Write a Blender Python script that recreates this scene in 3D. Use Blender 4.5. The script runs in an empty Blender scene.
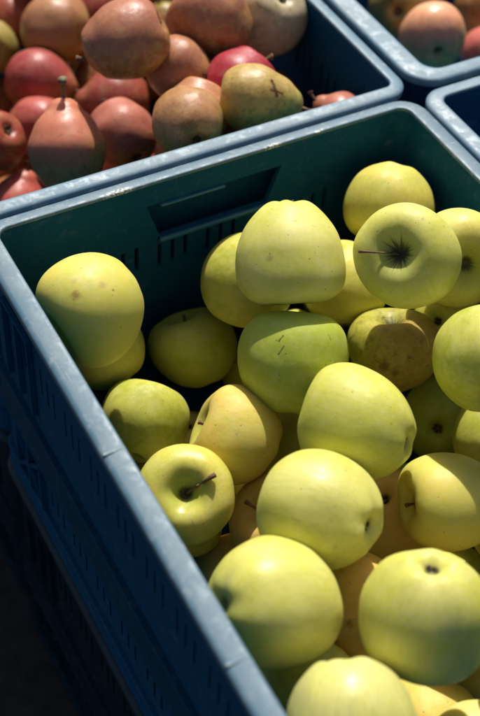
import bpy, bmesh, math, random
from mathutils import Vector, Matrix, Euler, noise
PI = math.pi
MM = 0.001
scene = bpy.context.scene
COL = scene.collection

# ---------------------------------------------------------------- tables (millimetres, crate rim plane is z = 0)
APPLES = {
 1: ((63.0, -87.0, -32.0), 42.9, (-0.949, -0.212, -0.235)),
 2: ((86.0, -54.0, -127.0), 33.7, (-0.421, 0.555, 0.718)),
 3: ((165.0, -58.0, -157.0), 37.7, (-0.124, 0.555, 0.823)),
 4: ((88.0, -118.0, -147.0), 35.4, (0.662, 0.633, 0.401)),
 5: ((71.0, -226.0, -106.0), 36.1, (-0.245, -0.428, 0.87)),
 6: ((133.0, -189.0, -112.0), 38.3, (-0.747, 0.604, 0.278)),
 7: ((206.0, -70.0, -77.0), 39.2, (-0.267, -0.156, -0.951)),
 8: ((214.0, -116.0, -14.0), 41.6, (-0.309, -0.703, -0.641)),
 9: ((188.0, -174.0, -72.0), 42.0, (0.45, 0.68, 0.579)),
 10: ((342.0, -66.0, -53.0), 37.5, (-0.539, -0.607, -0.584)),
 11: ((286.0, -168.0, -3.0), 39.2, (-0.684, -0.308, 0.661)),
 12: ((347.0, -156.0, -38.0), 39.0, (-0.332, -0.821, 0.465)),
 13: ((279.0, -101.0, -84.0), 36.0, (0.156, -0.472, -0.868)),
 14: ((283.0, -177.0, -98.0), 37.8, (0.087, 0.477, 0.874)),
 15: ((293.0, -268.0, -25.0), 39.5, (0.559, 0.826, 0.069)),
 16: ((193.0, -258.0, -56.0), 41.0, (-0.488, 0.851, -0.193)),
 17: ((325.0, -207.0, -175.0), 38.0, (0.665, 0.525, -0.531)),
 18: ((241.0, -318.0, -103.0), 35.5, (-0.943, 0.292, 0.161)),
 19: ((296.0, -340.0, -143.0), 38.0, (0.773, 0.499, -0.391)),
 20: ((133.0, -311.0, -58.0), 41.9, (-0.499, 0.821, -0.277)),
 21: ((64.0, -356.0, -60.0), 43.8, (0.861, -0.066, -0.504)),
 22: ((143.0, -415.0, -40.0), 41.0, (-0.115, -0.249, -0.962)),
 23: ((66.0, -451.0, -51.0), 40.0, (-0.295, -0.815, -0.499)),
 24: ((142.0, -245.0, -157.0), 37.7, (-0.665, 0.122, 0.737)),
 25: ((115.0, -252.0, -230.0), 45.6, (0.652, 0.75, -0.109)),
 26: ((142.0, -345.0, -132.0), 38.4, (0.753, -0.192, -0.629)),
 27: ((83.0, -384.0, -149.0), 37.1, (0.773, 0.499, -0.391)),
 28: ((225.0, -280.0, -162.0), 38.9, (0.327, -0.143, -0.934)),
 29: ((164.0, -430.0, -197.0), 38.6, (0.469, 0.841, -0.269)),
 30: ((161.0, -479.0, -144.0), 35.8, (0.452, 0.797, -0.401)),
 31: ((192.0, -193.0, -156.0), 33.0, (0.713, 0.658, -0.242)),
 33: ((348.0, -162.0, -108.0), 31.7, (0.764, 0.237, -0.6)),
 34: ((327.0, -272.0, -130.0), 38.0, (0.469, 0.841, -0.269)),
}
BURIED = [
 ((166.0, -329.7, -219.1), 34.2, (-1.06, 2.27, 0.93)),
 ((134.3, -112.0, -216.7), 36.2, (0.0, -0.07, -0.4)),
 ((286.2, -410.7, -183.4), 35.8, (3.19, -0.37, 0.06)),
 ((326.5, -480.0, -115.2), 34.1, (1.21, 1.2, 0.51)),
 ((263.5, -146.3, -205.1), 38.0, (-0.83, 0.12, -1.87)),
 ((338.1, -107.2, -193.5), 36.4, (-0.55, -0.72, 0.14)),
 ((223.6, -81.8, -200.3), 36.6, (0.04, 0.54, 0.81)),
 ((211.3, -384.9, -153.5), 35.9, (-0.67, -1.48, -0.31)),
 ((263.4, -512.5, -137.2), 36.5, (-0.19, -0.22, 0.07)),
 ((335.8, -303.3, -209.4), 37.6, (-1.09, 0.39, 1.65)),
 ((64.9, -63.5, -224.7), 35.0, (0.33, -2.07, 0.78)),
 ((273.3, -333.5, -218.1), 34.2, (0.73, 0.92, 0.6)),
 ((211.4, -460.1, -95.8), 35.3, (-0.25, 0.1, 0.98)),
 ((78.6, -394.5, -219.9), 35.9, (-1.08, 0.89, 0.3)),
 ((259.7, -488.0, -206.6), 35.1, (0.09, -0.69, -0.09)),
 ((81.8, -194.0, -184.0), 34.7, (-0.24, -0.76, -0.73)),
 ((305.5, -59.5, -138.7), 37.1, (0.47, -0.44, 0.42)),
 ((341.7, -434.2, -224.0), 37.4, (0.85, -0.62, 0.18)),
 ((200.4, -237.5, -215.8), 34.9, (-0.28, -0.35, -0.64)),
 ((306.6, -415.7, -117.1), 35.2, (-0.9, 1.52, -0.37)),
 ((270.6, -248.3, -211.9), 35.5, (-1.14, -0.34, 1.09)),
 ((333.4, -515.2, -192.7), 36.5, (0.04, 0.6, 1.07)),
 ((171.2, -172.1, -221.3), 35.0, (-2.4, -0.19, 0.08)),
 ((236.2, -115.1, -140.3), 34.9, (-1.35, 0.86, 0.75)),
 ((65.1, -133.4, -223.2), 36.9, (-1.76, 0.21, -0.34)),
 ((233.4, -391.0, -223.3), 34.2, (-1.18, -1.69, -0.94)),
 ((56.5, -324.8, -224.2), 36.3, (-1.01, 2.11, -0.17)),
 ((288.8, -58.1, -219.5), 36.1, (1.02, 0.08, -0.21)),
]
BURIED_PEARS = [
 ((290.4, 101.3, -90.4), 31.5, (-0.32, -0.16, -1.88)),
 ((120.4, 76.8, -219.4), 31.2, (-0.27, -0.37, -1.3)),
 ((143.2, 473.7, -191.2), 33.5, (-0.13, -0.12, 1.45)),
 ((270.8, 163.4, -109.6), 32.7, (-0.71, 1.44, -2.19)),
 ((63.8, 469.5, -177.4), 33.4, (-1.47, -0.41, -0.5)),
 ((244.0, 114.5, -223.6), 32.9, (-0.11, -1.64, 0.65)),
 ((315.3, 270.6, -118.9), 31.6, (1.43, 0.18, 0.84)),
 ((140.0, 194.6, -203.1), 31.2, (-1.94, -0.3, 0.7)),
 ((130.1, 98.9, -131.4), 33.1, (-0.62, -0.39, -0.93)),
 ((94.4, 382.8, -207.1), 31.8, (-0.38, 1.03, -1.03)),
 ((349.3, 85.9, -120.4), 31.3, (-2.17, 0.04, -1.43)),
 ((274.8, 240.2, -203.9), 32.0, (0.6, -1.07, 0.29)),
 ((200.5, 71.3, -195.6), 31.8, (0.53, -1.77, -1.89)),
 ((289.5, 178.2, -188.9), 33.4, (0.9, 1.06, 0.21)),
 ((319.2, 80.0, -206.6), 30.4, (-0.42, -0.63, -0.27)),
 ((90.5, 341.3, -151.0), 31.1, (0.7, -0.21, 2.26)),
 ((316.9, 357.4, -188.4), 31.0, (0.27, 0.91, -0.58)),
 ((73.7, 276.4, -102.3), 31.3, (0.04, -1.13, -0.24)),
 ((233.3, 295.0, -219.3), 33.9, (0.0, -0.08, -1.72)),
 ((252.8, 64.8, -156.8), 32.8, (-1.14, 1.23, -0.91)),
 ((200.2, 365.6, -198.9), 31.2, (-0.03, -0.12, -0.3)),
 ((343.0, 190.3, -222.0), 30.2, (0.06, -1.02, 0.31)),
 ((342.1, 261.4, -215.9), 32.4, (-0.92, 0.39, -0.82)),
 ((71.6, 446.6, -106.4), 33.1, (0.3, -0.84, 0.73)),
 ((308.5, 122.4, -156.1), 33.6, (1.87, 0.84, -1.73)),
 ((248.9, 467.1, -100.8), 32.9, (-0.46, -1.34, -0.92)),
 ((75.9, 290.8, -200.2), 32.2, (0.67, -0.08, -1.05)),
 ((134.0, 316.2, -214.7), 31.6, (-0.87, 0.05, 1.22)),
 ((54.3, 393.0, -143.9), 30.0, (1.15, 0.91, 0.62)),
 ((57.1, 69.1, -166.9), 31.5, (0.04, 0.62, -0.07)),
 ((201.1, 229.1, -227.7), 34.0, (-0.26, -1.92, -0.85)),
 ((228.9, 438.8, -219.5), 30.8, (-0.96, 0.7, 1.19)),
 ((52.6, 242.0, -165.2), 30.5, (-0.96, 0.43, -2.08)),
 ((61.4, 193.8, -205.2), 31.8, (1.04, 0.07, -0.19)),
 ((349.7, 391.5, -95.9), 33.7, (0.28, -0.77, 0.7)),
 ((155.3, 474.6, -104.0), 30.0, (0.65, -1.05, 1.21)),
 ((338.8, 207.4, -133.1), 33.8, (0.09, 0.35, 0.89)),
 ((171.4, 136.6, -214.3), 34.0, (0.16, -1.19, 0.81)),
 ((346.1, 462.0, -99.7), 32.1, (1.87, -0.9, -0.02)),
 ((349.4, 472.9, -207.4), 31.5, (-0.9, -0.72, -1.26)),
 ((283.8, 407.0, -223.5), 30.2, (-2.21, 1.88, 1.2)),
 ((74.7, 124.0, -205.2), 30.5, (-0.25, -0.56, 0.26)),
 ((188.3, 56.3, -128.8), 33.9, (0.16, 0.74, 0.27)),
 ((349.3, 409.3, -182.9), 30.2, (-0.09, 0.91, -0.3)),
 ((124.0, 253.4, -226.5), 32.9, (1.24, -0.7, 0.08)),
 ((335.2, 332.3, -125.1), 31.4, (-0.25, 0.32, 0.92)),
 ((72.8, 346.0, -90.9), 30.2, (0.41, -2.48, -1.11)),
 ((154.9, 408.9, -221.2), 32.8, (0.52, 0.83, 0.95)),
 ((286.9, 475.5, -222.0), 32.3, (-1.23, -0.72, -0.85)),
 ((348.0, 148.8, -96.8), 33.6, (1.03, -2.1, -0.04)),
 ((258.5, 341.2, -169.6), 31.6, (0.35, 0.44, 1.3)),
 ((57.9, 52.7, -227.9), 30.0, (0.91, 0.39, -0.54)),
]
PEARS = {
 1: ((204.8, 158.3, 9.7), 35.6, (-0.85, 0.251, -0.464)),
 2: ((224.8, 377.8, -116.5), 36.5, (0.589, 0.699, 0.406)),
 3: ((295.6, 175.6, -4.7), 38.2, (0.615, -0.54, -0.574)),
 4: ((249.9, 144.5, -25.7), 28.7, (0.531, -0.812, -0.241)),
 5: ((185.3, 332.6, -143.0), 33.9, (0.632, -0.775, -0.013)),
 6: ((158.8, 274.7, -150.1), 30.0, (-0.614, 0.553, -0.563)),
 7: ((129.2, 121.8, -59.3), 34.0, (0.256, 0.599, 0.759)),
 8: ((245.4, 279.8, -149.7), 33.8, (-0.956, 0.271, 0.111)),
 9: ((200.9, 164.6, -95.7), 31.6, (-0.078, 0.952, 0.295)),
 10: ((212.3, 166.3, -150.0), 28.0, (0.494, -0.727, -0.478)),
 11: ((211.1, 54.3, -8.2), 30.1, (0.176, 0.98, -0.089)),
 12: ((239.2, 93.4, -34.6), 28.9, (0.692, 0.622, 0.366)),
 13: ((291.7, 108.4, -27.4), 30.3, (0.872, 0.315, 0.374)),
 14: ((277.1, 56.6, -6.5), 30.7, (0.859, -0.49, -0.144)),
 15: ((367.1, 51.0, -55.8), 27.1, (-0.602, 0.636, 0.482)),
 16: ((94.8, 168.0, -149.9), 28.0, (0.479, 0.375, 0.794)),
 17: ((93.7, 215.7, -106.3), 28.8, (-0.39, 0.503, -0.772)),
 18: ((164.7, 421.9, -149.3), 29.8, (0.268, 0.875, -0.403)),
 19: ((204.3, 459.0, -150.0), 28.4, (0.968, 0.191, 0.164)),
 20: ((301.7, 437.1, -150.0), 33.3, (0.981, -0.189, 0.033)),
 21: ((361.4, 186.0, -26.3), 37.8, (-0.177, 0.477, -0.861)),
}
REDS = {
 1: ((556.3, 173.1, -94.2), 35.0, (0.384, 0.923, -0.022)),
 2: ((562.1, 238.7, -101.2), 36.2, (0.68, 0.579, -0.45)),
 3: ((648.1, 189.6, -150.0), 28.4, (0.665, 0.746, -0.034)),
 4: ((692.7, 256.2, -148.3), 34.0, (0.469, 0.841, -0.269)),
}
CAM_LOC = (-0.1966, -0.7253, 0.6656)
CAM_ROT = (42.352, -2.826, -28.326)
LENS = 65.596


# ---------------------------------------------------------------- helpers
def link(o, parent=None):
    COL.objects.link(o)
    if parent is not None:
        o.parent = parent
    return o

def tag(o, label=None, cat=None, group=None, kind=None):
    if label: o['label'] = label
    if cat: o['category'] = cat
    if group: o['group'] = group
    if kind: o['kind'] = kind
    return o

def empty(name, loc=(0, 0, 0)):
    o = bpy.data.objects.new(name, None)
    o.location = loc
    o.empty_display_size = .02
    return link(o)

def mesh_obj(name, verts, faces, mat, parent=None, smooth=True, sharp=None):
    me = bpy.data.meshes.new(name)
    me.from_pydata([tuple(v) for v in verts], [], faces)
    me.validate()
    bm = bmesh.new(); bm.from_mesh(me)
    bmesh.ops.recalc_face_normals(bm, faces=bm.faces)
    bm.to_mesh(me); bm.free()
    me.materials.append(mat)
    if smooth:
        me.polygons.foreach_set('use_smooth', [True] * len(me.polygons))
        if sharp is not None:
            me.set_sharp_from_angle(angle=math.radians(sharp))
    return link(bpy.data.objects.new(name, me), parent)

class MB:
    def __init__(s): s.v, s.f = [], []
    def add(s, v, f):
        n = len(s.v); s.v += [tuple(p) for p in v]; s.f += [tuple(i + n for i in q) for q in f]
    def box(s, x0, x1, y0, y1, z0, z1):
        v = [(x, y, z) for x in (x0, x1) for y in (y0, y1) for z in (z0, z1)]
        s.add(v, [(0,1,3,2),(4,6,7,5),(0,4,5,1),(2,3,7,6),(0,2,6,4),(1,5,7,3)])
    def build(s, name, mat, parent=None, smooth=False, bevel=0, sharp=30):
        o = mesh_obj(name, s.v, s.f, mat, parent, smooth or bevel > 0, sharp if (smooth or bevel) else None)
        if bevel:
            m = o.modifiers.new('b', 'BEVEL'); m.width = bevel; m.segments = 2; m.limit_method = 'ANGLE'
        return o

# ---------------------------------------------------------------- node materials
class NT:
    def __init__(s, name):
        s.m = bpy.data.materials.new(name); s.m.use_nodes = True
        s.t = s.m.node_tree; s.N = s.t.nodes; s.L = s.t.links
        s.b = s.N['Principled BSDF']
    def n(s, kind, **kw):
        o = s.N.new(kind)
        for k, v in kw.items():
            if k in o.inputs.keys(): s.put(o.inputs[k], v)
            else: setattr(o, k, v)
        return o
    def put(s, inp, v):
        if isinstance(v, bpy.types.NodeSocket): s.L.new(v, inp)
        elif isinstance(v, tuple) and len(v) == 3 and inp.type == 'RGBA': inp.default_value = (*v, 1)
        else: inp.default_value = v
    def math(s, op, a, b=None, c=None, clamp=False):
        o = s.N.new('ShaderNodeMath'); o.operation = op; o.use_clamp = clamp
        for i, v in enumerate((a, b, c)):
            if v is not None: s.put(o.inputs[i], v)
        return o.outputs[0]
    def mix(s, fac, a, b, mode='MIX'):
        o = s.N.new('ShaderNodeMix'); o.data_type = 'RGBA'; o.blend_type = mode
        s.put(o.inputs[0], fac); s.put(o.inputs[6], a); s.put(o.inputs[7], b)
        return o.outputs[2]
    def step(s, x, lo, hi, a=0., b=1.):
        o = s.N.new('ShaderNodeMapRange'); o.interpolation_type = 'SMOOTHSTEP'
        for i, v in enumerate((x, lo, hi, a, b)): s.put(o.inputs[i], v)
        return o.outputs[0]
    def noise(s, vec, scale, detail=3, rough=.5, dist=0, w=None):
        o = s.N.new('ShaderNodeTexNoise')
        o.inputs['Scale'].default_value = scale; o.inputs['Detail'].default_value = detail
        o.inputs['Roughness'].default_value = rough; o.inputs['Distortion'].default_value = dist
        s.L.new(vec, o.inputs['Vector']); return o.outputs[0]
    def vscale(s, vec, sc, off=(0, 0, 0)):
        o = s.N.new('ShaderNodeMapping'); s.L.new(vec, o.inputs[0])
        o.inputs['Scale'].default_value = sc; o.inputs['Location'].default_value = off
        return o.outputs[0]
    def coords(s, off=(0, 0, 0)):
        tc = s.N.new('ShaderNodeTexCoord')
        return s.vscale(tc.outputs['Object'], (1, 1, 1), off), tc.outputs['Object']

def fruit_mat(name, base, second, pole, seed, mixlo=.35, mixhi=.65, blush=None, blush_dir=None, blush_amt=0.,
              dots=.5, dotcol=(.25, .17, .05), russet=.0, rustcol=(.10, .055, .02), star=0., starcol=(.045, .035, .015),
              marks=(), rough=.36, bump=.15, sss=.38, dot_scale=17., rot=0., pale=.0):
    """skin of a fruit; every texture lives in the unit-radius object space of the fruit"""
    t = NT(name)
    vec, raw = t.coords((seed * 3.7, seed * 1.3, seed * 2.1))
    sep = t.N.new('ShaderNodeSeparateXYZ'); t.L.new(raw, sep.inputs[0])
    X, Y, Z = sep.outputs
    rustcol_b = tuple(c * .45 for c in base)
    big = t.noise(vec, 1.1, 3, .55, .3)
    col = t.mix(t.step(big, mixlo, mixhi), base, second)
    # fine meridional streaks
    rad = t.math('SQRT', t.math('ADD', t.math('MULTIPLY', X, X), t.math('MULTIPLY', Y, Y)))
    stre = t.noise(t.vscale(vec, (9, 9, 1.6)), 1.6, 4, .6)
    col = t.mix(t.step(stre, .40, .72, 0, .32), col, pole)
    mott = t.noise(vec, 7.5, 5, .62)
    col = t.mix(t.step(mott, .38, .70, 0, .45), col, t.mix(.5, base, (.66, .60, .22)))
    # greener towards the stem end
    sten = t.math('MULTIPLY', t.step(rad, .10, .72, 1, 0), t.step(Z, .1, .6))
    col = t.mix(t.math('MULTIPLY', sten, .75), col, pole)
    if blush is not None:
        m1 = t.noise(vec, 3.1, 6, .68, .4)
        col = t.mix(t.step(m1, .42, .64, 0, .85), col, second)
        col = t.mix(t.step(t.noise(vec, 5.5, 7, .7), .46, .68, 0, .8), col, rustcol_b)
        col = t.mix(t.step(t.noise(vec, 3.7, 6, .7), .52, .70, 0, .6), col, (.42, .36, .09))
        d = t.N.new('ShaderNodeVectorMath'); d.operation = 'DOT_PRODUCT'
        t.L.new(raw, d.inputs[0]); d.inputs[1].default_value = Vector(blush_dir).normalized()
        w = t.math('ADD', d.outputs['Value'], t.math('MULTIPLY', t.math('SUBTRACT', t.noise(vec, 2.2, 5, .6), .5), 1.5))
        col = t.mix(t.step(w, -.45, .55, 0, blush_amt), col, blush)
        sp = t.noise(t.vscale(vec, (1, 1, .55)), 26, 2, .6)
        col = t.mix(t.step(sp, .50, .66, 0, .30), col, t.mix(.5, blush, second))
    # lenticels
    vo = t.N.new('ShaderNodeTexVoronoi'); vo.inputs['Scale'].default_value = dot_scale / 2
    t.L.new(vec, vo.inputs['Vector'])
    pick = t.N.new('ShaderNodeSeparateColor'); t.L.new(vo.outputs['Color'], pick.inputs[0])
    size = t.math('MULTIPLY_ADD', pick.outputs[0], .12, .045)
    dm = t.step(t.math('DIVIDE', vo.outputs['Distance'], size), .55, 1.15, 1, 0)
    dm = t.math('MULTIPLY', dm, t.step(pick.outputs[1], 1 - dots, 1.02 - dots * .8))
    col = t.mix(t.math('MULTIPLY', dm, .8), col, dotcol)
    v2 = t.N.new('ShaderNodeTexVoronoi'); v2.inputs['Scale'].default_value = dot_scale * 1.1
    t.L.new(vec, v2.inputs['Vector'])
    p2 = t.N.new('ShaderNodeSeparateColor'); t.L.new(v2.outputs['Color'], p2.inputs[0])
    d2 = t.math('MULTIPLY', t.step(v2.outputs['Distance'], .10, .22, 1, 0), t.step(p2.outputs[0], .45, .9))
    col = t.mix(t.math('MULTIPLY', d2, .45), col, (.80, .76, .42) if blush is None else (.70, .48, .22))
    # pale bloom
    bl = t.noise(vec, 3.3, 6, .65)
    col = t.mix(t.step(bl, .45, .75, 0, .24 + pale), col, (.70, .67, .36))
    if russet:
        r1 = t.noise(vec, 4.2, 8, .72, .6)
        col = t.mix(t.step(r1, .66 - russet * .22, .76 - russet * .16, 0, .8), col, rustcol)
    if star:
        ang = t.math('ARCTAN2', Y, X)
        cmb = t.N.new('ShaderNodeCombineXYZ')
        t.L.new(t.math('MULTIPLY', t.math('COSINE', ang), 7), cmb.inputs[0])
        t.L.new(t.math('MULTIPLY', t.math('SINE', ang), 7), cmb.inputs[1])
        sn = t.noise(cmb.outputs[0], .9, 6, .7)
        edge = t.math('MULTIPLY_ADD', t.step(sn, .36, .66), .26 * star, .15)
        smk = t.math('MULTIPLY', t.step(t.math('DIVIDE', rad, edge), .5, 1.2, 1, 0), t.step(Z, 0, .2))
        col = t.mix(t.math('MULTIPLY', smk, .93), col, starcol)
    # calyx end browning
    cal = t.math('MULTIPLY', t.step(rad, .05, .17, 1, 0), t.step(Z, -.2, 0, 1, 0))
    col = t.mix(t.math('MULTIPLY', cal, .75), col, (.07, .05, .015))
    # individual bruises, scars and dark patches: (direction, radius, elongation dir, colour, strength)
    for (dr, rd, mc, st) in marks:
        d = t.N.new('ShaderNodeVectorMath'); d.operation = 'DISTANCE'
        nz = t.N.new('ShaderNodeVectorMath'); nz.operation = 'NORMALIZE'; t.L.new(raw, nz.inputs[0])
        t.L.new(nz.outputs[0], d.inputs[0])
        if isinstance(dr[0], (tuple, Vector)):      # a scratch: distance to a segment
            va, vb = Vector(dr[0]).normalized(), Vector(dr[1]).normalized(); ab = vb - va
            sb = t.N.new('ShaderNodeVectorMath'); sb.operation = 'SUBTRACT'; t.L.new(nz.outputs[0], sb.inputs[0]); sb.inputs[1].default_value = va
            dp = t.N.new('ShaderNodeVectorMath'); dp.operation = 'DOT_PRODUCT'; t.L.new(sb.outputs[0], dp.inputs[0]); dp.inputs[1].default_value = ab / ab.length_squared
            sc = t.N.new('ShaderNodeVectorMath'); sc.operation = 'SCALE'; sc.inputs[0].default_value = ab
            t.L.new(t.math('MULTIPLY', dp.outputs['Value'], 1, clamp=True), sc.inputs['Scale'])
            t.L.new(sb.outputs[0], d.inputs[0]); t.L.new(sc.outputs[0], d.inputs[1])
        else:
            d.inputs[1].default_value = Vector(dr).normalized()
        wob = t.math('MULTIPLY_ADD', t.noise(vec, 12, 5, .7), rd * 1.9, rd * -.95)
        mk = t.step(t.math('ADD', d.outputs['Value'], wob), rd * .15, rd * 1.2, st, 0)
        col = t.mix(mk, col, mc)
    t.put(t.b.inputs['Base Color'], col)
    t.put(t.b.inputs['Roughness'], t.step(t.noise(vec, 5, 5, .6), .3, .7, rough - .05, rough + .13))
    t.b.inputs['IOR'].default_value = 1.42
    t.b.inputs['Subsurface Weight'].default_value = sss
    t.b.inputs['Subsurface Radius'].default_value = (1.0, .8, .2)
    t.b.inputs['Subsurface Scale'].default_value = .022
    bp = t.N.new('ShaderNodeBump'); bp.inputs['Strength'].default_value = bump; bp.inputs['Distance'].default_value = .0012
    h = t.math('ADD', t.math('MULTIPLY', t.noise(vec, 60, 3, .6), .35), t.math('MULTIPLY', t.noise(vec, 9, 3, .5), 1.0))
    h = t.math('SUBTRACT', h, t.math('MULTIPLY', dm, .4))
    t.L.new(h, bp.inputs['Height']); t.L.new(bp.outputs[0], t.b.inputs['Normal'])
    return t.m

def simple_mat(name, a, b, scale, rough=.7, bump=.3, dist=.001):
    t = NT(name); vec, raw = t.coords()
    n = t.noise(vec, scale, 5, .6)
    t.put(t.b.inputs['Base Color'], t.mix(t.step(n, .3, .7), a, b))
    t.b.inputs['Roughness'].default_value = rough
    bp = t.N.new('ShaderNodeBump'); bp.inputs['Strength'].default_value = bump; bp.inputs['Distance'].default_value = dist
    t.L.new(n, bp.inputs['Height']); t.L.new(bp.outputs[0], t.b.inputs['Normal'])
    return t.m

def plastic(name, base, worn, wear, dust, rough, scuff=False):
    t = NT(name); vec, raw = t.coords()
    n1 = t.noise(vec, 14, 6, .62); n2 = t.noise(vec, 90, 6, .7, .5); n3 = t.noise(t.vscale(vec, (1, 1, .25)), 45, 4, .6)
    col = t.mix(t.step(n1, .35, .68, 0, wear), base, worn)
    col = t.mix(t.step(n2, .52, .66, 0, dust), col, (.44, .46, .46))
    col = t.mix(t.step(t.noise(vec, 260, 3, .6), .60, .70, 0, dust * .9), col, (.16, .15, .13))
    # long fine scratches along both directions, and grime
    sc = t.noise(t.vscale(vec, (700, 22, 60)), 1, 3, .6)
    sc2 = t.noise(t.vscale(vec, (22, 700, 60), (3, 1, 2)), 1, 3, .6)
    scm = t.math('MAXIMUM', t.step(sc, .66, .74), t.step(sc2, .66, .74))
    col = t.mix(t.math('MULTIPLY', scm, min(1, dust * 2.2)), col, (.50, .55, .58))
    if scuff:
        for (c, rd) in (((.118, -.0125, 0), .016), ((.255, -.013, 0), .011), ((.30, -.011, 0), .006)):
            d = t.N.new('ShaderNodeVectorMath'); d.operation = 'DISTANCE'
            t.L.new(t.vscale(raw, (1, 2.6, 2.0)), d.inputs[0]); d.inputs[1].default_value = (c[0], c[1] * 2.6, c[2] * 2.0)
            mk = t.math('MULTIPLY', t.step(d.outputs['Value'], rd * .5, rd, 1, 0), t.step(t.noise(vec, 480, 3, .7), .47, .56))
            col = t.mix(mk, col, (.62, .60, .54))
    t.put(t.b.inputs['Base Color'], col)
    t.put(t.b.inputs['Roughness'], t.step(n2, .35, .7, rough, rough + .22))
    bp = t.N.new('ShaderNodeBump'); bp.inputs['Strength'].default_value = .35; bp.inputs['Distance'].default_value = .0006
    h = t.math('ADD', t.math('MULTIPLY', n1, .3), t.math('MULTIPLY', n2, .22))
    t.L.new(t.math('SUBTRACT', h, scm), bp.inputs['Height']); t.L.new(bp.outputs[0], t.b.inputs['Normal'])
    return t.m

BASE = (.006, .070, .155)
M_WALL = plastic('crate_wall_plastic', BASE, (.006, .076, .142), .6, .04, .6)
M_WALL.node_tree.nodes['Principled BSDF'].inputs['Specular IOR Level'].default_value = .07
M_LOW = plastic('crate_wall_plastic_shade', (.003, .018, .028), (.005, .024, .036), .6, .03, .6)  # same wall plastic, with the shade on the lower crates put into its colour
M_BAND = plastic('crate_band_plastic', (.003, .045, .088), (.004, .055, .10), .6, .05, .5)
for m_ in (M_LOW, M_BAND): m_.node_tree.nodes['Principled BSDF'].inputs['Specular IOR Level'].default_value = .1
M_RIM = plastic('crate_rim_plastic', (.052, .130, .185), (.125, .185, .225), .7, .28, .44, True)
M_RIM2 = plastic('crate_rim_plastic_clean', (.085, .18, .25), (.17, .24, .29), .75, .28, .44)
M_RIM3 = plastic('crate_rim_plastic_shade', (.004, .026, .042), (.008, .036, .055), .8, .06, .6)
M_GRIP = plastic('grip_plastic', (.03, .15, .24), (.05, .19, .28), .6, .1, .3)
M_STEM = simple_mat('fruit_stem', (.10, .045, .018), (.20, .11, .05), 6, .7, .5)
M_STEMG = simple_mat('pear_stem', (.13, .10, .035), (.22, .17, .08), 6, .7, .5)
M_CALYX = simple_mat('dried_calyx', (.025, .016, .008), (.09, .06, .03), 8, .9, .5)

# ---------------------------------------------------------------- fruit meshes (unit radius, stem / neck along +Z)
def basis(axis, spin):
    z = Vector(axis).normalized()
    x = z.orthogonal().normalized()
    x = Matrix.Rotation(spin, 3, z) @ x
    y = z.cross(x)
    m = Matrix((x, y, z)).transposed()
    return m

def revolve(name, prof, nseg, warp, mat, seed):
    v, f = [], []
    nr = len(prof)
    v.append(warp(Vector((0, 0, prof[0][1])), 0, 0))
    for i in range(1, nr - 1):
        r, z = prof[i]
        for j in range(nseg):
            a = 2 * PI * j / nseg
            v.append(warp(Vector((r * math.cos(a), r * math.sin(a), z)), a, i / (nr - 1)))
    v.append(warp(Vector((0, 0, prof[-1][1])), 0, 1))
    for j in range(nseg): f.append((0, 1 + j, 1 + (j + 1) % nseg))
    for i in range(nr - 3):
        for j in range(nseg):
            a = 1 + i * nseg; b = a + nseg; k = (j + 1) % nseg
            f.append((a + j, b + j, b + k, a + k))
    a = 1 + (nr - 3) * nseg; e = len(v) - 1
    for j in range(nseg): f.append((a + j, e, a + (j + 1) % nseg))
    return mesh_obj(name, v, f, mat)

def apple_mesh(seed, mat, H=.90, cone=.10, ribs=.03, lump=.035, top=.42, bot=.22, box=.80, name='apple'):
    rnd = random.Random(seed)
    n = 76; prof = []
    for i in range(n + 1):
        th = PI * i / n
        s, c = math.sin(th), math.cos(th)
        rho = s ** box
        z = H * math.copysign(abs(c) ** .92, c)
        rr = rho * (1 + cone * c - .10 * cone * 10 * (c < 0) * c * c * .5)
        if c > 0: z -= top * math.exp(-(rho / .30) ** 1.6)
        else: z += bot * math.exp(-(rho / .23) ** 1.8)
        prof.append((rr, z))
    prof[0] = (0, prof[0][1]); prof[-1] = (0, prof[-1][1])
    m = max(p[0] for p in prof); prof = [(p[0] / m, p[1]) for p in prof]
    zt = max(p[1] for p in prof); zb = min(p[1] for p in prof); zc = (zt + zb) / 2
    prof = [(p[0], p[1] - zc) for p in prof]
    ph = rnd.uniform(0, 6.28); off = Vector((rnd.uniform(-9, 9), rnd.uniform(-9, 9), rnd.uniform(-9, 9)))
    p2 = rnd.uniform(0, 6.28); tilt = rnd.uniform(.02, .07)
    def warp(p, a, t):
        low = max(0, (t - .45) / .55); hi = max(0, (.30 - t) / .30)
        k = 1 + ribs * math.cos(5 * a + ph) * (low ** 1.5) * 1.0 + ribs * .7 * math.cos(5 * a + ph + .6) * hi \
            + .018 * math.cos(2 * a + p2)
        q = Vector((p.x * k, p.y * k, p.z))
        q.z += ribs * .45 * math.cos(5 * a + ph) * (math.exp(-((p.xy.length - .38) / .18) ** 2)) * (-1 if t > .5 else .6)
        nz = noise.noise(q * .9 + off) * lump * 1.7 + noise.noise(q * 2.1 + off) * lump * .45
        q *= 1 + nz
        q.z += tilt * p.x * math.cos(p2) + tilt * p.y * math.sin(p2)
        return q
    o = revolve(name, prof, 72, warp, mat, seed)
    # where the cavities ended up
    o['_stem'] = prof[0][1]; o['_cal'] = prof[-1][1]
    return o

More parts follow.
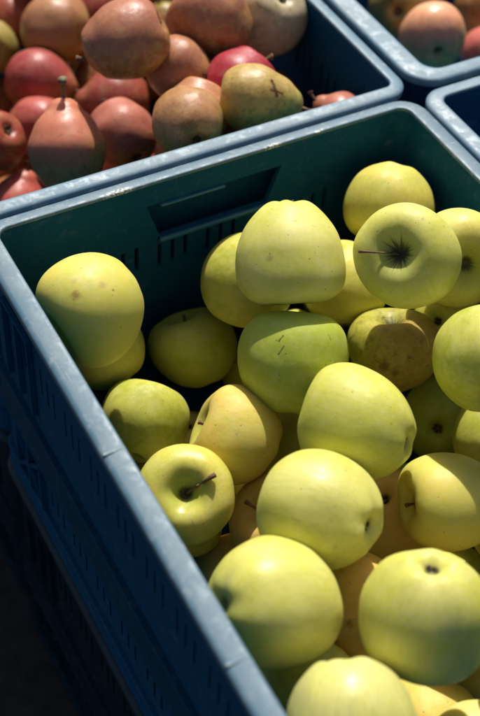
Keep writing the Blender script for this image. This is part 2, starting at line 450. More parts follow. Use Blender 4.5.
def tube(path, rads, seg=10):
    v, f = [], []
    for i, p in enumerate(path):
        a = path[max(0, i - 1)]; b = path[min(len(path) - 1, i + 1)]
        d = (b - a).normalized(); x = d.orthogonal().normalized(); y = d.cross(x)
        for j in range(seg):
            t = 2 * PI * j / seg
            v.append(p + (x * math.cos(t) + y * math.sin(t)) * rads[i] * (1 + .1 * math.sin(j * 2.3 + i)))
    for i in range(len(path) - 1):
        for j in range(seg):
            k = (j + 1) % seg
            f.append((i * seg + j, i * seg + k, (i + 1) * seg + k, (i + 1) * seg + j))
    f.append(tuple(range(seg))); f.append(tuple((len(path) - 1) * seg + j for j in reversed(range(seg))))
    return v, f

def add_stem(par, z0, tip, rad, mat, knob=1.5):
    a = Vector((0, 0, z0 - .02)); b = Vector(tip)
    mid = Vector((b.x * .22, b.y * .22, a.z + (b.z - a.z) * .55))
    path = []; rads = []
    for i in range(11):
        t = i / 10
        p = a * (1 - t) ** 2 + mid * 2 * t * (1 - t) + b * t * t
        path.append(p); rads.append(rad * (1.25 - .45 * math.sin(PI * min(1, t * 1.05)) + (knob - 1) * max(0, (t - .78) / .22)))
    v, f = tube(path, rads)
    return mesh_obj('stem', v, f, mat, par)

def add_calyx(par, z, seed, size=.13):
    rnd = random.Random(seed); m = MB()
    for k in range(5):
        a = k * 2 * PI / 5 + rnd.uniform(-.25, .25); c, s = math.cos(a), math.sin(a)
        L = size * rnd.uniform(.8, 1.25); w = size * .30
        pts = []
        for (u, ww, h) in ((.25, .7, .00), (.6, 1, -.06), (1.0, .12, -.05 + rnd.uniform(-.03, .05))):
            for sgn in (-1, 1):
                pts.append((c * L * u - s * w * ww * sgn, s * L * u + c * w * ww * sgn, z - .015 + h * rnd.uniform(.7, 1.3)))
        top = [(p[0], p[1], p[2] + .018) for p in pts]
        m.add(pts + top, [(0,1,3,2),(2,3,5,4),(6,8,9,7),(8,10,11,9),(0,2,8,6),(2,4,10,8),(1,7,9,3),(3,9,11,5),(4,5,11,10),(0,6,7,1)])
    return m.build('calyx', M_CALYX, par, smooth=True)

def place(o, p, r, axis, spin):
    m = basis(axis, spin)
    o.matrix_world = Matrix.LocRotScale(Vector(p) * MM, m.to_quaternion(), Vector((r * MM,) * 3))

# palette, real-world skin colours
YG = (.57, .55, .088); PALE = (.68, .64, .18); GRN = (.43, .50, .05); YEL = (.69, .575, .105)
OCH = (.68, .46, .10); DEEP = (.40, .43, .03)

def local_mark(axis, spin, d):
    if isinstance(d[0], tuple): return tuple(tuple(local_dir(axis, spin, C2W(*e))) for e in d)
    return tuple(local_dir(axis, spin, C2W(*d)))

def local_dir(axis, spin, cam_dir):
    """direction given in world space -> fruit space"""
    return basis(axis, spin).transposed() @ Vector(cam_dir)

# view-independent: the bruises are listed as directions in world space on each fruit
def C2W(x, y, z):
    return Euler([math.radians(a) for a in CAM_ROT]).to_matrix() @ Vector((x, y, z))

def stroke(a, b, rd, c, st, n=6):
    return [((a, b), rd, c, st)]
A_SPEC = {
 1: dict(lab='largest yellow-green apple with faint brown bruises, wedged against the left rim in the far corner', base=YEL, sec=YG, H=.90, cone=.13, pole=YG, spin=3.4, ribs=.01, marks=[((-.18, .12, .97), .10, (.26, .13, .04), .7), ((.24, .30, .92), .085, (.42, .26, .09), .5), ((-.22, .34, .92), .07, (.45, .28, .11), .4), ((.42, .22, .88), .03, (.2, .1, .03), .8)], dots=.35, top=.46, lump=.025),
 2: dict(lab='shaded apple tucked directly under the bruised corner apple', base=YEL, sec=YG, dots=.4),
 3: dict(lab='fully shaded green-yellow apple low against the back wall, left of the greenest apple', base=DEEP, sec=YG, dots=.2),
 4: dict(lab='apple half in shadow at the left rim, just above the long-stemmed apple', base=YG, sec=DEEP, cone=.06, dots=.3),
 5: dict(lab='yellow apple with a deep stem hollow and long brown stem, beside the left rim', base=YEL, sec=YG, stem=(.46, .26, 1.10), H=.80, box=.70, top=.52, ribs=.05, pole=(.34, .40, .04), rough=.32, spin=0),
 6: dict(lab='cream-yellow apple turned sideways, split by a straight shadow edge, behind the stemmed apple', base=OCH, sec=YEL, H=.86, dots=.7, marks=[((.0, .1, .99), .05, (.35, .22, .1), .4)], box=.72),
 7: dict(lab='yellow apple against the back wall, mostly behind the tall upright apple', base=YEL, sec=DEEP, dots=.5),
 8: dict(lab='tall pale apple with a flat narrow top, standing upright in the middle', base=PALE, sec=YG, H=1.0, cone=.20, ribs=.05, bot=.10, box=.66, lump=.03, top=.26, marks=[((-.42, -.18, .89), .08, (.36, .30, .08), .6)], dots=.55, pole=YG),
 9: dict(lab='greenest apple with two small scratches and a wavy shadow across it, centre of the crate', base=GRN, sec=(.46, .51, .055), H=1.0, cone=.16, marks=stroke((-.28, .42, .87), (-.20, .50, .85), .022, (.09, .05, .02), .85, 3) + stroke((-.30, .20, .93), (-.20, .33, .92), .020, (.12, .07, .025), .8, 5) + stroke((.55, .50, .70), (.60, .42, .70), .016, (.14, .12, .03), .6, 4), dots=.2, pole=GRN),
 10: dict(lab='plain yellow-green apple highest against the back wall in the far right corner', base=YEL, sec=YG, dots=.12, cone=.05, H=.92),
 11: dict(lab='pale green apple with a dark star-shaped stem hollow and thin stem pointing left', base=YG, sec=PALE, star=.95, stem=(-1, 0, 0), H=.84, cone=.08, dots=.5, top=.40, marks=[((.15, .62, .77), .035, (.25, .15, .05), .6), ((.55, .50, .66), .035, (.3, .2, .06), .5)], box=.78),
 12: dict(lab='yellow apple behind the star-hollowed apple, its own dark hollow near the right edge', base=YEL, sec=PALE, star=.35, H=.82, dots=.2),
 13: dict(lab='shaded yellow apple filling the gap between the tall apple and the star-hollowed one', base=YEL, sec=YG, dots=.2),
 14: dict(lab='russeted brown-speckled apple in shade beneath the star-hollowed apple', base=(.46, .43, .05), sec=(.36, .36, .04), pale=-.22, blush=(.34, .10, .03), bdir=(.75, -.2, .6), bamt=.4, russet=.42, star=.7, H=.86, dots=.9, top=.40, marks=[((-.30, -.30, .90), .15, (.10, .045, .015), .7), ((-.10, -.45, .88), .10, (.10, .04, .015), .7), ((-.12, .86, .45), .42, (.045, .028, .012), .85)], dotcol=(.10, .05, .02)),  # last mark paints the stem hollow dark
 15: dict(lab='large speckled green-yellow apple cut by the right picture edge at mid height', base=YG, sec=DEEP, dots=.6, H=.96, cone=.10),
 16: dict(lab='smooth green apple lying on its side right below the scratched green apple', base=YG, sec=(.56, .56, .08), H=1.06, cone=.15, dots=.25, marks=[((.86, .02, .5), .04, (.22, .14, .05), .7)]),
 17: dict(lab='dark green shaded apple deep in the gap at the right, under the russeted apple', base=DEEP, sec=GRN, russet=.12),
 18: dict(lab='yellow apple turned left with a puckered knobbly calyx end, near the right edge', base=YEL, sec=YG, H=1.04, cone=.04, box=.66, ribs=.07, dots=.4, flip=True, pole=YEL, bot=.30),
 19: dict(lab='sliver of yellow apple at the right picture edge beside the knobbly apple', base=YEL, sec=OCH, dots=.2),
 20: dict(lab='large smooth green-yellow apple with its brown calyx turned right, lower middle', base=YG, sec=PALE, H=.94, cone=.13, ribs=.035, flip=True, dots=.12, box=.74, rough=.38),
 21: dict(lab='biggest glossy pale green apple lying against the lower left rim', base=YG, sec=PALE, H=.96, cone=.08, dots=.08, rough=.38, lump=.05, nocal=True, bot=.12),
 22: dict(lab='large pale apple with its small open calyx facing up, lower right', base=YG, sec=PALE, H=1.02, cone=.12, ribs=.045, flip=True, dots=.10, marks=[((.22, .72, .66), .035, (.45, .16, .06), .7), ((.25, -.1, .96), .25, (.40, .40, .14), .35)], box=.72, bot=.26),
 23: dict(lab='very pale smooth apple cut by the bottom picture edge', base=PALE, sec=(.58, .56, .2), H=.94, dots=.08, rough=.38),
 24: dict(lab='small orange-yellow apple with a short black stem, half hidden behind the large smooth apple', base=(.86, .50, .09), sec=(.80, .54, .10), stem=(.15, .05, .92), H=.84, dots=.9, pole=OCH, russet=.15),
 25: dict(lab='pale cream speckled apple peeking out behind the biggest glossy apple', base=(.86, .62, .20), sec=OCH, dots=1., pole=OCH),
 26: dict(lab='brown-orange speckled apple in deep shade between the large lower apples', base=(.72, .40, .055), sec=(.78, .50, .08), russet=.5, dots=1., pole=OCH, marks=[((.2, .1, .97), .12, (.16, .06, .02), .7), ((-.1, -.2, .97), .10, (.18, .07, .02), .6)], dotcol=(.14, .06, .02)),
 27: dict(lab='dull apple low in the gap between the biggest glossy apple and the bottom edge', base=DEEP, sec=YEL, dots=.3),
 28: dict(lab='brown-orange shaded apple deep behind the calyx of the large smooth apple', base=(.66, .38, .055), sec=(.72, .46, .08), dots=.7, pole=OCH),
 29: dict(lab='dull yellow apple at the bottom edge, below the pale apple with the open calyx', base=YEL, sec=OCH, dots=.6, russet=.15),
 30: dict(lab='sliver of pale apple in the bottom right picture corner', base=PALE, sec=OCH, dots=.3),
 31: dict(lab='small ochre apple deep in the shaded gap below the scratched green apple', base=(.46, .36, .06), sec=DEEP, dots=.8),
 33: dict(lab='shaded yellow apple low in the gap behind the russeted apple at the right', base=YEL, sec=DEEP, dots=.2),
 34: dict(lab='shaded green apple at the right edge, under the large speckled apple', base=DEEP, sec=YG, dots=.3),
}
for k, (p, r, axis) in APPLES.items():
    s = A_SPEC[k]; spin = s.get('spin', k * 1.7)
    marks = [(local_mark(axis, spin, d), rd, c, st) for d, rd, c, st in s.get('marks', [])]
    rk = random.Random(k * 31)
    for _ in range(5):      # small rubs every picked apple carries
        dv = Vector((rk.gauss(0, 1), rk.gauss(0, 1), rk.gauss(0, .7))).normalized()
        if rk.random() < .5: marks.append((tuple(dv), rk.uniform(.03, .08), (.44, .32, .11), rk.uniform(.25, .5)))
        else: marks.append(((tuple(dv), tuple((dv + Vector((rk.gauss(0, .12), rk.gauss(0, .12), rk.gauss(0, .12)))).normalized())), rk.uniform(.012, .022), (.36, .25, .09), rk.uniform(.3, .5)))
    bd = tuple(local_dir(axis, spin, C2W(*s['bdir']))) if 'bdir' in s else None
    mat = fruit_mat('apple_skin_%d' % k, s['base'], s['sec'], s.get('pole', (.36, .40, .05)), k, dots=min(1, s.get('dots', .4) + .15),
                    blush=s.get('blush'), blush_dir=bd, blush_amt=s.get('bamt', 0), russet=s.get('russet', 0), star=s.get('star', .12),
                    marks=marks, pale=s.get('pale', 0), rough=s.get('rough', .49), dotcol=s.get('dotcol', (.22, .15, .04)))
    o = apple_mesh(k * 11, mat, s.get('H', .90), s.get('cone', .10), s.get('ribs', .03), s.get('lump', .035), s.get('top', .42), s.get('bot', .22), s.get('box', .78))
    zs, zc = o['_stem'], o['_cal']; del o['_stem']; del o['_cal']
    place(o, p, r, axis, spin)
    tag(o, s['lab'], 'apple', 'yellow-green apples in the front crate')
    st = s.get('stem')
    if st:
        if k == 11: tip = local_dir(axis, spin, C2W(-1.02, .05, .58))
        elif k == 5: tip = local_dir(axis, spin, C2W(.56, .46, .72)) * 1.07
        else: tip = local_dir(axis, spin, C2W(-.66, .45, .70)) * 1.0
        add_stem(o, zs, tip, .034 if k != 11 else .020, M_STEM, 1.45 if k == 5 else 1.3)
    elif k not in (12, 14, 1, 8, 16, 9, 21):
        add_stem(o, zs, (.05, .03, zs + .34), .035, M_STEM, 1.2)
    if not s.get('nocal'):
        add_calyx(o, zc, k, .15 if s.get('flip') else .12)

bmats = [fruit_mat('apple_skin_buried_%d' % i, c, d, GRN, 50 + i, dots=.4) for i, (c, d) in enumerate(((YEL, DEEP), (OCH, YEL), (YG, DEEP)))]
protos = []
for i, (p, r, axis) in enumerate(BURIED):
    if i < 3:
        o = apple_mesh(700 + i, bmats[i]); zs = o['_stem']; zc = o['_cal']; del o['_stem']; del o['_cal']
        ch = [add_stem(o, zs, (.05, .03, zs + .3), .035, M_STEM, 1.2), add_calyx(o, zc, i)]
        protos.append((o, ch))
    else:
        src, chs = protos[i % 3]; o = src.copy(); COL.objects.link(o)
        for c in chs:
            d = c.copy(); COL.objects.link(d); d.parent = o
    place(o, p, r, axis, i)
    tag(o, 'buried apple in the dark gaps beneath the top layer of the front crate', 'apple', 'buried apples under the top layer')

# ---------------------------------------------------------------- pears
def pear_mesh(seed, mat, neck=1.35, neckr=.40, lump=.04, name='pear'):
    rnd = random.Random(seed)
    ctrl = [(0, -.84), (.07, -.86), (.18, -.92), (.34, -.98), (.60, -.90), (.84, -.60), (.98, -.20), (.98, .15), (.84, .50),
            (.50 + neckr * .45, .50 + (neck - .5) * .33), (neckr * 1.15, .50 + (neck - .5) * .62), (neckr * .86, neck - .13), (neckr * .5, neck - .02), (.10, neck), (0, neck - .03)]
    prof = []
    def cr(a, b, c, d, t):
        return .5 * (2 * b + (c - a) * t + (2 * a - 5 * b + 4 * c - d) * t * t + (3 * b - a - 3 * c + d) * t ** 3)
    for i in range(len(ctrl) - 1):
        g = lambda q: ctrl[min(len(ctrl) - 1, max(0, q))]
        for k in range(5):
            t = k / 5
            prof.append((max(0, cr(g(i-1)[0], g(i)[0], g(i+1)[0], g(i+2)[0], t)), cr(g(i-1)[1], g(i)[1], g(i+1)[1], g(i+2)[1], t)))
    prof.append(ctrl[-1]); prof[0] = (0, prof[0][1])
    prof.reverse()
    off = Vector((rnd.uniform(-9, 9), rnd.uniform(-9, 9), rnd.uniform(-9, 9))); ba = rnd.uniform(0, 6.28); bend = rnd.uniform(.02, .10)
    p2 = rnd.uniform(0, 6.28)
    def warp(p, a, t):
        k = 1 + .02 * math.cos(2 * a + p2) + .02 * math.cos(5 * a) * max(0, (t - .75) * 4)
        q = Vector((p.x * k, p.y * k, p.z))
        q *= 1 + noise.noise(q * .8 + off) * lump * 1.8 + noise.noise(q * 2.3 + off) * lump * .5
        b = max(0, q.z) ** 2 * bend
        q.x += math.cos(ba) * b; q.y += math.sin(ba) * b
        return q
    o = revolve(name, prof, 56, warp, mat, seed)
    return o, prof[0][1], -.85, Vector((math.cos(ba), math.sin(ba), 0)) * bend * neck ** 2

OLV = (.33, .27, .05); RUS = (.27, .10, .035); ORN = (.44, .22, .055); RED = (.34, .035, .032); PNK = (.50, .165, .12)
P_SPEC = {
 1: ('large orange-brown pear with its dimpled end turned right, topmost of the heap', ORN, RUS, PNK, .6, 1.05, .55),
 2: ('round olive-orange pear at the top edge, left of the topmost pear', ORN, OLV, PNK, .6, 1.1, .5),
 3: ('broad dull brown pear at the top edge, right of the topmost pear', ORN, RUS, PNK, .5, 1.05, .55),
 4: ('tapering orange-brown pear pointing down right, below the topmost pear', ORN, RUS, PNK, .5, 1.42, .36),
 5: ('red pear with its neck pointing right, at the left edge', RED, RUS, (.40, .05, .07), .7, 1.2, .42),
 6: ('pinkish red pear behind the upright stemmed pear', RED, PNK, (.45, .06, .06), .7, 1.05, .5),
 7: ('upright pear with a thick stem on its neck, close to the crate rim', (.44, .30, .08), (.34, .24, .07), (.62, .18, .12), .85, 1.32, .42),
 8: ('dark red-brown pear with a small neck pointing left, in the shade of the heap', RUS, RED, (.30, .04, .04), .6, 1.2, .36),
 9: ('round orange-red pear right of the upright stemmed pear', ORN, RED, PNK, .85, 1.0, .6),
 10: ('pink-red pear just showing above the rim, below the round orange-red one', RED, PNK, (.5, .06, .09), .8, 1.0, .6),
 11: ('olive-brown pear with a dark calyx hollow facing the front, against the rim', ORN, OLV, PNK, .5, 1.0, .6),
 12: ('pale orange pear behind the olive-brown hollowed pear', (.66, .42, .16), ORN, PNK, .6, 1.0, .6),
 13: ('dark crimson pear behind the green scarred pear', (.30, .02, .035), (.26, .03, .03), (.40, .02, .05), .9, 1.0, .6),
 14: ('green pear with a brown star-shaped scar lying along the rim', (.42, .42, .06), (.55, .48, .11), (.50, .20, .10), .45, 1.42, .46),
 15: ('pink neck tip with a stub of stem, right of the green scarred pear', PNK, RED, PNK, .6, 1.2, .35),
 16: ('red pointed neck at the rim in the lower left of the pear crate', PNK, RED, (.5, .08, .07), .7, 1.3, .38),
 17: ('red-brown pear with a dark dimple at the left picture edge', RUS, RED, RED, .5, 1.0, .6),
 18: ('greenish-yellow pear with a pale dimple at the left picture edge', (.40, .36, .12), OLV, ORN, .2, 1.0, .6),
 19: ('small red-brown pear in the top left picture corner', RUS, RED, RED, .5, 1.0, .6),
 20: ('dark red pear at the top edge, between the round olive and the topmost pear', (.28, .06, .04), RED, RED, .6, 1.0, .6),
 21: ('pale grey-beige pear at the top edge, nearest the bare end of its crate', (.66, .56, .38), (.50, .42, .27), (.5, .35, .2), .2, 1.0, .6),
}
for k, (p, r, axis) in PEARS.items():
    lab, a, b, bl, amt, nk, nr = P_SPEC[k]; spin = k * 2.1
    marks = []
    if k == 14:
        sc_ = stroke((.46, .36, .81), (.62, -.06, .78), .075, (.09, .025, .015), .95, 6) + stroke((.74, .02, .67), (.44, .08, .89), .055, (.12, .035, .015), .9, 5)
        marks = [(local_mark(axis, spin, d), rd, c, st) for d, rd, c, st in sc_]
    if k == 11: marks = [(tuple(local_dir(axis, spin, C2W(.1, -.35, .9))), .30, (.10, .07, .03), .8)]
    if k == 9 or k == 7: pass
    mat = fruit_mat('pear_skin_%d' % k, a, b, (.30, .27, .07), 100 + k, blush=bl, blush_dir=local_dir(axis, spin, C2W(-.2, .6, .5)), blush_amt=amt,
                    dots=1., pale=-.14, dot_scale=38, dotcol=(.58, .38, .16), rough=.36, marks=marks, bump=.25, russet=.35, rustcol=(.16, .06, .015))
    o, zs, zc, so = pear_mesh(k * 7, mat, nk, nr)
    place(o, p, r, axis, spin)
    tag(o, lab, 'pear', 'pears heaped in the far left crate')
    if k == 7:
        tip = local_dir(axis, spin, C2W(-.02, .98, .35)) * 1.72
    else:
        tip = so + Vector((.10, .05, zs + .30))
    stp = add_stem(o, zs, tip, .07 if k == 7 else .055, M_STEMG if k == 7 else M_STEM, 1.5)
    for vtx in stp.data.vertices:
        w = max(0, 1 - max(0, vtx.co.z - zs) / .35); vtx.co.x += so.x * w; vtx.co.y += so.y * w
    add_calyx(o, zc, k, .17)

bp = fruit_mat('pear_skin_buried', RUS, RED, OLV, 160, dots=1., dot_scale=38, dotcol=(.4, .25, .1), russet=.3, rustcol=(.1, .04, .01))
first = None
for i, (p, r, axis) in enumerate(BURIED_PEARS):
    if first is None:
        first, zs, zc, so = pear_mesh(777, bp, 1.1, .5); o = first; kids = [add_stem(o, zs, so + Vector((.1, 0, zs + .3)), .055, M_STEM), add_calyx(o, zc, 5, .17)]
    else:
        o = first.copy(); COL.objects.link(o)
        for c in kids:
            d = c.copy(); COL.objects.link(d); d.parent = o
    place(o, p, r, axis, i)
    tag(o, 'dull pear deep down in the dark beneath the heap of the far left crate', 'pear', 'buried pears beneath the heap')

Q_SPEC = {
 1: ('pinkish orange apple with a dark calyx, resting against the rim of the far right crate', (.92, .52, .26), (.92, .60, .20), (.88, .30, .22), .6),
 2: ('olive-brown apple in shade behind the pinkish apple in the far right crate', OLV, (.36, .26, .06), RUS, .3),
 3: ('pink-red apple cut by the right picture edge, right of the pinkish orange one', (.75, .28, .2), PNK, (.7, .16, .14), .8),
 4: ('orange-yellow apple in the top right picture corner', (.78, .46, .10), ORN, RED, .4),
}
for k, (p, r, axis) in REDS.items():
    lab, a, b, bl, amt = Q_SPEC[k]; spin = k * 1.3
    mat = fruit_mat('red_apple_skin_%d' % k, a, b, ORN, 200 + k, blush=bl, blush_dir=local_dir(axis, spin, C2W(-.3, .7, .6)), blush_amt=amt, dots=.6, dotcol=(.6, .4, .2), rough=.34)
    o = apple_mesh(900 + k, mat, .84, .08); zs, zc = o['_stem'], o['_cal']; del o['_stem']; del o['_cal']
    place(o, p, r, axis, spin)
    tag(o, lab, 'apple', 'red apples in the far right crate')
    add_stem(o, zs, (.05, .03, zs + .34), .035, M_STEM, 1.2); add_calyx(o, zc, k, .2)

# ---------------------------------------------------------------- crates
NC = 8
def rrect(x0, x1, y0, y1, r, z):
    pts = []
    for cx, cy, a0 in ((x1 - r, y1 - r, 0), (x0 + r, y1 - r, PI / 2), (x0 + r, y0 + r, PI), (x1 - r, y0 + r, 3 * PI / 2)):
        for i in range(NC + 1):
            a = a0 + i * PI / 2 / NC
            pts.append((cx + r * math.cos(a), cy + r * math.sin(a), z))
    return pts

def sweep(loops, closed=True):
    n = len(loops[0]); v = [p for l in loops for p in l]; f = []
    m = len(loops)
    for i in range(m if closed else m - 1):
        a = i * n; b = ((i + 1) % m) * n
        for j in range(n):
            k = (j + 1) % n
            f.append((a + j, a + k, b + k, b + j))
    return v, f

def S(*a): return tuple(x * MM for x in a)

def crate(origin, L, W, H, ins, rad, rim_mat, label, group, hand=True, detail=True, seams=(), plain_ends=False, wm=None, bandm=None):
    wm = wm or M_WALL; bandm = bandm or M_BAND
    """ins = rim widths (left, right, back, front); local x 0..W, y -L..0, z -H..0, in mm; origin in mm"""
    root = empty('crate', Vector(origin) * MM)
    tag(root, label, 'crate', group)
    il, ir, ib, iff = ins
    def loop(off, z, inner=0.):
        # off = inset of the outer outline; inner = 0..1 blend to the rim's inner edge
        l = off + il * inner; r_ = off + ir * inner; b = off + ib * inner; fr = off + iff * inner
        rr = max(3, rad - off - 14 * inner)
        return [S(*p) for p in rrect(l, W - r_, -L + fr, -b, rr, z)]
    # rim: flat flange with rounded edges and a short lip outside
    prof = [(0.0, -3.4, 0), (.5, -2.4, 0), (1.6, -1.5, 0), (4.0, -.9, 0), (-3.2, 0, 1), (-1.1, -.1, 1), (-.3, -.5, 1), (0, -1.3, 1), (0, -2.6, 1),
            (3.4, -4.2, 0), (2.6, -8.5, 0), (.4, -8.5, 0)]
    v, f = sweep([loop(o, z, i) for o, z, i in prof])
    mesh_obj('rim', v, f, rim_mat, root, True, 50)
    if seams:
        for ys in seams:
            g = MB(); g.box(*S(1.3, il - 1.4), *S(ys - .9, ys + .9), *S(-1.4, .12)); g.build('rim_seam', rim_mat, root)
    # walls ---------------------------------------------------
    xi0, xi1, yi0, yi1 = il - .6, W - ir + .6, -L + iff - .6, -ib + .6   # inner faces
    xo0, xo1, yo0, yo1 = 5.5, W - 5.5, -L + 5.5, -5.5             # outer faces
    cr = rad + 8
    zb = -H + 6
    # slot rows: groups of three narrow slots
    def slots(a, b, z0, z1, pitch=45., start=0.):
        out = []; u = a + start
        while u + 30 < b:
            for k in range(3): out.append((u + k * 12., u + k * 12. + 3.6, z0 + k * 1.5, z1 + k * 1.5))
            u += pitch
        return out
    def panel(name, u0, u1, pin, pout, axis, holes, trap=None):
        us = sorted({u0, u1, *[h[i] for h in holes for i in (0, 1)]}); zs = sorted({-2.3, zb, -112., -133., *[h[i] for h in holes for i in (2, 3)]})
        rec = {}
        v, f = [], []
        def vid(i, j, s):
            key = (i, j, s)
            if key not in rec:
                u, z = us[i], zs[j]
                if trap and z == trap[2] and u in (trap[0], trap[1]): u += trap[4] if u == trap[0] else -trap[4]
                q = pin if s else pout
                if not s and -133 < z < -112.0001: pass
                taper = 0
                q = q + (taper if axis == 'x' else 0)
                rec[key] = len(v)
                v.append(S(q, u, z) if axis == 'x' else S(u, q, z))
            return rec[key]
        nu, nz = len(us) - 1, len(zs) - 1
        hole = [[any(h[0] - .01 <= us[i] and us[i + 1] <= h[1] + .01 and h[2] - .01 <= zs[j] and zs[j + 1] <= h[3] + .01 for h in holes) for j in range(nz)] for i in range(nu)]
        H_ = lambda i, j: i < 0 or j < 0 or i >= nu or j >= nz or hole[i][j]
        for i in range(nu):
            for j in range(nz):
                if hole[i][j]: continue
                for s in (0, 1): f.append((vid(i, j, s), vid(i + 1, j, s), vid(i + 1, j + 1, s), vid(i, j + 1, s)))
                for (di, dj, a, b) in ((-1, 0, (i, j), (i, j + 1)), (1, 0, (i + 1, j), (i + 1, j + 1)), (0, -1, (i, j), (i + 1, j)), (0, 1, (i, j + 1), (i + 1, j + 1))):
                    if H_(i + di, j + dj): f.append((vid(*a, 0), vid(*a, 1), vid(*b, 1), vid(*b, 0)))
        return mesh_obj(name, v, f, wm, root, False)
    side = slots(-L + cr + 10, -cr - 10, -82., -53., 45., 14.) + slots(-L + cr + 10, -cr - 10, -222., -195., 45., 14.) if detail else []
    sideR = [(round(a, 2), round(b, 2), z0, z1) for a, b, z0, z1 in side]
    panel('side_wall', -L + cr, -cr, xi0, 7.5, 'x', sideR)
    panel('side_wall', -L + cr, -cr, xi1, W - 7.5, 'x', sideR)
    for (pin, pout) in ((yi1, -7.5), (yi0, -L + 7.5)):
        hs = []
        tr = None
        if hand:
            c = W / 2 + 4
            hs.append((c - 62, c + 62, -60., -24.)); tr = (c - 62, c + 62, -60., 0, 12.)
        if detail and not plain_ends:
            hs += [(u, w, z0, z1) for u, w, z0, z1 in slots(cr + 8, W - cr - 8, -93., -68., 45., 22.)]
            hs += slots(cr + 8, W - cr - 8, -222., -195., 45., 22.)
        panel('end_wall', cr, W - cr, pin, pout, 'y', hs, tr)
    # rounded corner posts
    m = MB()
    def post(cx, cy, a0, sx0, sy0, xi, yi, xo, yo):
        ri = max(3, rad - 14) + .6; pts_i, pts_o = [], []
        for i in range(NC + 1):
            a = a0 + i * PI / 2 / NC; c, s = math.cos(a), math.sin(a)
            pts_i.append(((xi - math.copysign(ri, cx)) + ri * c, (yi - math.copysign(ri, cy)) + ri * s))
            ro = rad - 6
            pts_o.append(((xo - math.copysign(ro, cx)) + ro * c, (yo - math.copysign(ro, cy)) + ro * s))
        ends = ((sx0, sy0),)
        return pts_i, pts_o
    for cx, cy, a0 in ((1, 1, 0), (-1, 1, PI / 2), (-1, -1, PI), (1, -1, 3 * PI / 2)):
        xi = xi1 if cx > 0 else xi0; yi = yi1 if cy > 0 else yi0
        xo = W - 7.5 if cx > 0 else 7.5; yo = -7.5 if cy > 0 else -L + 7.5
        pi_, po_ = post(cx, cy, a0, 0, 0, xi, yi, xo, yo)
        xe = W - cr if cx > 0 else cr; ye = -cr if cy > 0 else -L + cr
        first_x = abs(math.cos(a0)) > .5           # arc starts on the x side
        s_in, s_out = ((xi, ye), (xo, ye)) if first_x else ((xe, yi), (xe, yo))
        e_in, e_out = ((xe, yi), (xe, yo)) if first_x else ((xi, ye), (xo, ye))
        ring = [s_in] + pi_ + [e_in] + [e_out] + po_[::-1] + [s_out]
        n = len(ring); vv = [S(x, y, -2.3) for x, y in ring] + [S(x, y, zb) for x, y in ring]
        ff = [(i, (i + 1) % n, n + (i + 1) % n, n + i) for i in range(n)]
        h = n // 2
        for i in range(h - 1):
            j = n - 1 - i
            ff.append((i, i + 1, j - 1, j)); ff.append((n + i, n + j, n + j - 1, n + i + 1))
        m = MB(); m.add(vv, ff); m.build('corner_post', wm, root, smooth=True, sharp=40)
    # floor
    b = MB(); b.box(*S(9, W - 9), *S(-L + 9, -9), *S(-H, -H + 6)); b.build('base', wm, root, bevel=.001)
    # horizontal stiffening bands outside
    def band(name, z1, z0, out, mat=None):
        mat = mat or wm
        pr = [(7.4, z1), (out + 1, z1), (out, z1 - 1.2), (out, z1 - 3.2), (out + 1.6, z1 - 4.2), (out + 1.6, z0 + 4.2), (out, z0 + 3.2), (out, z0 + 1.2), (out + 1, z0), (7.4, z0)]
        v, f = sweep([loop(o, z) for o, z in pr]); mesh_obj(name, v, f, mat, root, True, 35)
    if detail:
        band('rib_band', -133, -178, 2.0, bandm)
        band('rib_band', -H + 26, -H + 2, 3.0)
        # upright ribs near the corners
        for yc in (-73, -L + 73):
            g = MB()
            def frame(z1, z0):
                # one ladder of upright ribs joined by a top rail, as one welded outline per rib field
                for yy in (-25, 0, 25):
                    g.box(*S(2.8, 7.4), *S(yc + yy - 1.3, yc + yy + 1.3), *S(z0, z1))
                g.box(*S(3.1, 7.3), *S(yc - 26, yc + 26), *S(z1 - 2.2, z1 + .4))
            frame(-34, -118); g.build('rib_ladder', wm, root, bevel=.0004)
            g = MB(); frame(-178.6, -H + 26.2)
            d = Vector((0, 50, -48)).normalized(); nrm = Vector((0, -d.z, d.y)) * 1.2
            for sg in (1, -1):
                a_ = Vector((0, yc - 25 * sg, -184)); b_ = Vector((0, yc + 25 * sg, -232)); n_ = Vector((0, nrm.y * sg, nrm.z))
                q = [a_ + n_, a_ - n_, b_ - n_, b_ + n_]; xo_ = 2.4 if sg > 0 else 2.6
                g.add([S(xo_, p.y, p.z) for p in q] + [S(7.3, p.y, p.z) for p in q], [(0,1,2,3),(7,6,5,4),(0,4,5,1),(1,5,6,2),(2,6,7,3),(3,7,4,0)])
            g.build('rib_ladder', wm, root)
    if hand:
        # raised grip edges round the hand hole, inside face of the far end wall
        c = W / 2 + 4; g = MB()
        g.box(*S(c - 50, c + 8), *S(yi1 - 2.8, yi1 + .3), *S(-26.6, -24.2)); g.build('grip_edge', M_GRIP, root, bevel=.0008)
        g = MB(); g.box(*S(c - 51, c + 51), *S(yi1 - 3.4, yi1 + .3), *S(-64.5, -60.2)); g.build('grip_edge', M_GRIP, root, bevel=.0012)
    return root

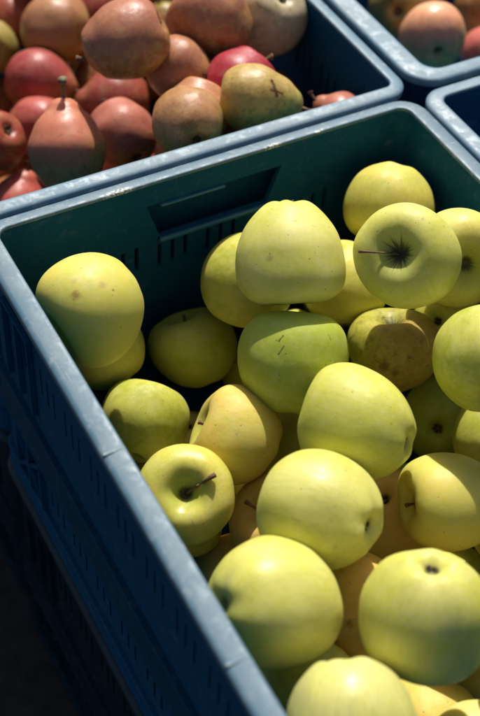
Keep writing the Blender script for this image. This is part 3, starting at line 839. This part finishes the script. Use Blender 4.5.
GRP = 'blue plastic fruit crates standing side by side'
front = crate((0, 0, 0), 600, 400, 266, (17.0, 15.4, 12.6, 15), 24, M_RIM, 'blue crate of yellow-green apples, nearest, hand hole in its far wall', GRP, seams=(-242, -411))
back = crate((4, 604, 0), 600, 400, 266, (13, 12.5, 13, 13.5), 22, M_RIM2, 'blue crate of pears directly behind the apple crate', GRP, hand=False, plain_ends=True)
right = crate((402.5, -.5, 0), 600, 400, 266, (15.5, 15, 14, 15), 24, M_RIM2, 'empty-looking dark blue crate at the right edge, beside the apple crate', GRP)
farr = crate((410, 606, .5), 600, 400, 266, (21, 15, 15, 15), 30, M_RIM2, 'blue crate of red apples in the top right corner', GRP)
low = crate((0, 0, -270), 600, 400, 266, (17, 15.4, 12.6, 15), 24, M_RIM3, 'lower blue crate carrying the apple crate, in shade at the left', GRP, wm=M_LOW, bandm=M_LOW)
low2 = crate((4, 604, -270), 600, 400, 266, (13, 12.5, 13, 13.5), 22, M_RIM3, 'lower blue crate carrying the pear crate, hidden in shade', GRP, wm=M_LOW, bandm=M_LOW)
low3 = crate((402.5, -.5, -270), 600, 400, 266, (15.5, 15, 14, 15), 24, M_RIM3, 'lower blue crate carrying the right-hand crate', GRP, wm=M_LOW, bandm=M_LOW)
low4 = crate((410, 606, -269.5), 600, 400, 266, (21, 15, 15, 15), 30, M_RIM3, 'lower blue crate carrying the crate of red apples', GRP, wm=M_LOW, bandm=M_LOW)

# ---------------------------------------------------------------- ground
gm = simple_mat('dark_asphalt', (.012, .012, .012), (.03, .029, .027), 60, .9, .6, .003)
g = MB(); g.add([(-30, -30, -.54), (30, -30, -.54), (30, 30, -.54), (-30, 30, -.54)], [(0, 1, 2, 3)])
tag(g.build('ground', gm), kind='structure')

# ---------------------------------------------------------------- light
EL, AZ = math.radians(50.5), math.radians(31)      # azimuth measured from +Y towards +X
sd = Vector((math.sin(AZ) * math.cos(EL), math.cos(AZ) * math.cos(EL), math.sin(EL)))
sun = bpy.data.lights.new('sun', 'SUN'); sun.energy = 4.6; sun.angle = math.radians(.53); sun.color = (1, .955, .88)
so = bpy.data.objects.new('sun', sun); COL.objects.link(so); so.rotation_euler = sd.to_track_quat('Z', 'Y').to_euler()
w = bpy.data.worlds.new('World'); scene.world = w; w.use_nodes = True
sky = w.node_tree.nodes.new('ShaderNodeTexSky'); sky.sky_type = 'NISHITA'; sky.sun_disc = False
sky.dust_density = 3.0; sky.sun_elevation = EL; sky.sun_rotation = AZ
w.node_tree.links.new(sky.outputs[0], w.node_tree.nodes['Background'].inputs[0])
w.node_tree.nodes['Background'].inputs[1].default_value = .064

# ---------------------------------------------------------------- camera
cd = bpy.data.cameras.new('camera'); cam = bpy.data.objects.new('camera', cd); COL.objects.link(cam)
cam.location = CAM_LOC; cam.rotation_euler = [math.radians(a) for a in CAM_ROT]
cd.sensor_fit = 'VERTICAL'; cd.sensor_height = 36; cd.sensor_width = 24; cd.lens = LENS
cd.clip_start = .02; cd.clip_end = 200
cd.dof.use_dof = True; cd.dof.focus_distance = .985; cd.dof.aperture_fstop = 5.0
scene.camera = cam
vs = scene.view_settings
scene.display_settings.display_device = 'sRGB'
vs.view_transform = 'Standard'; vs.look = 'None'; vs.exposure = .26; vs.gamma = 1
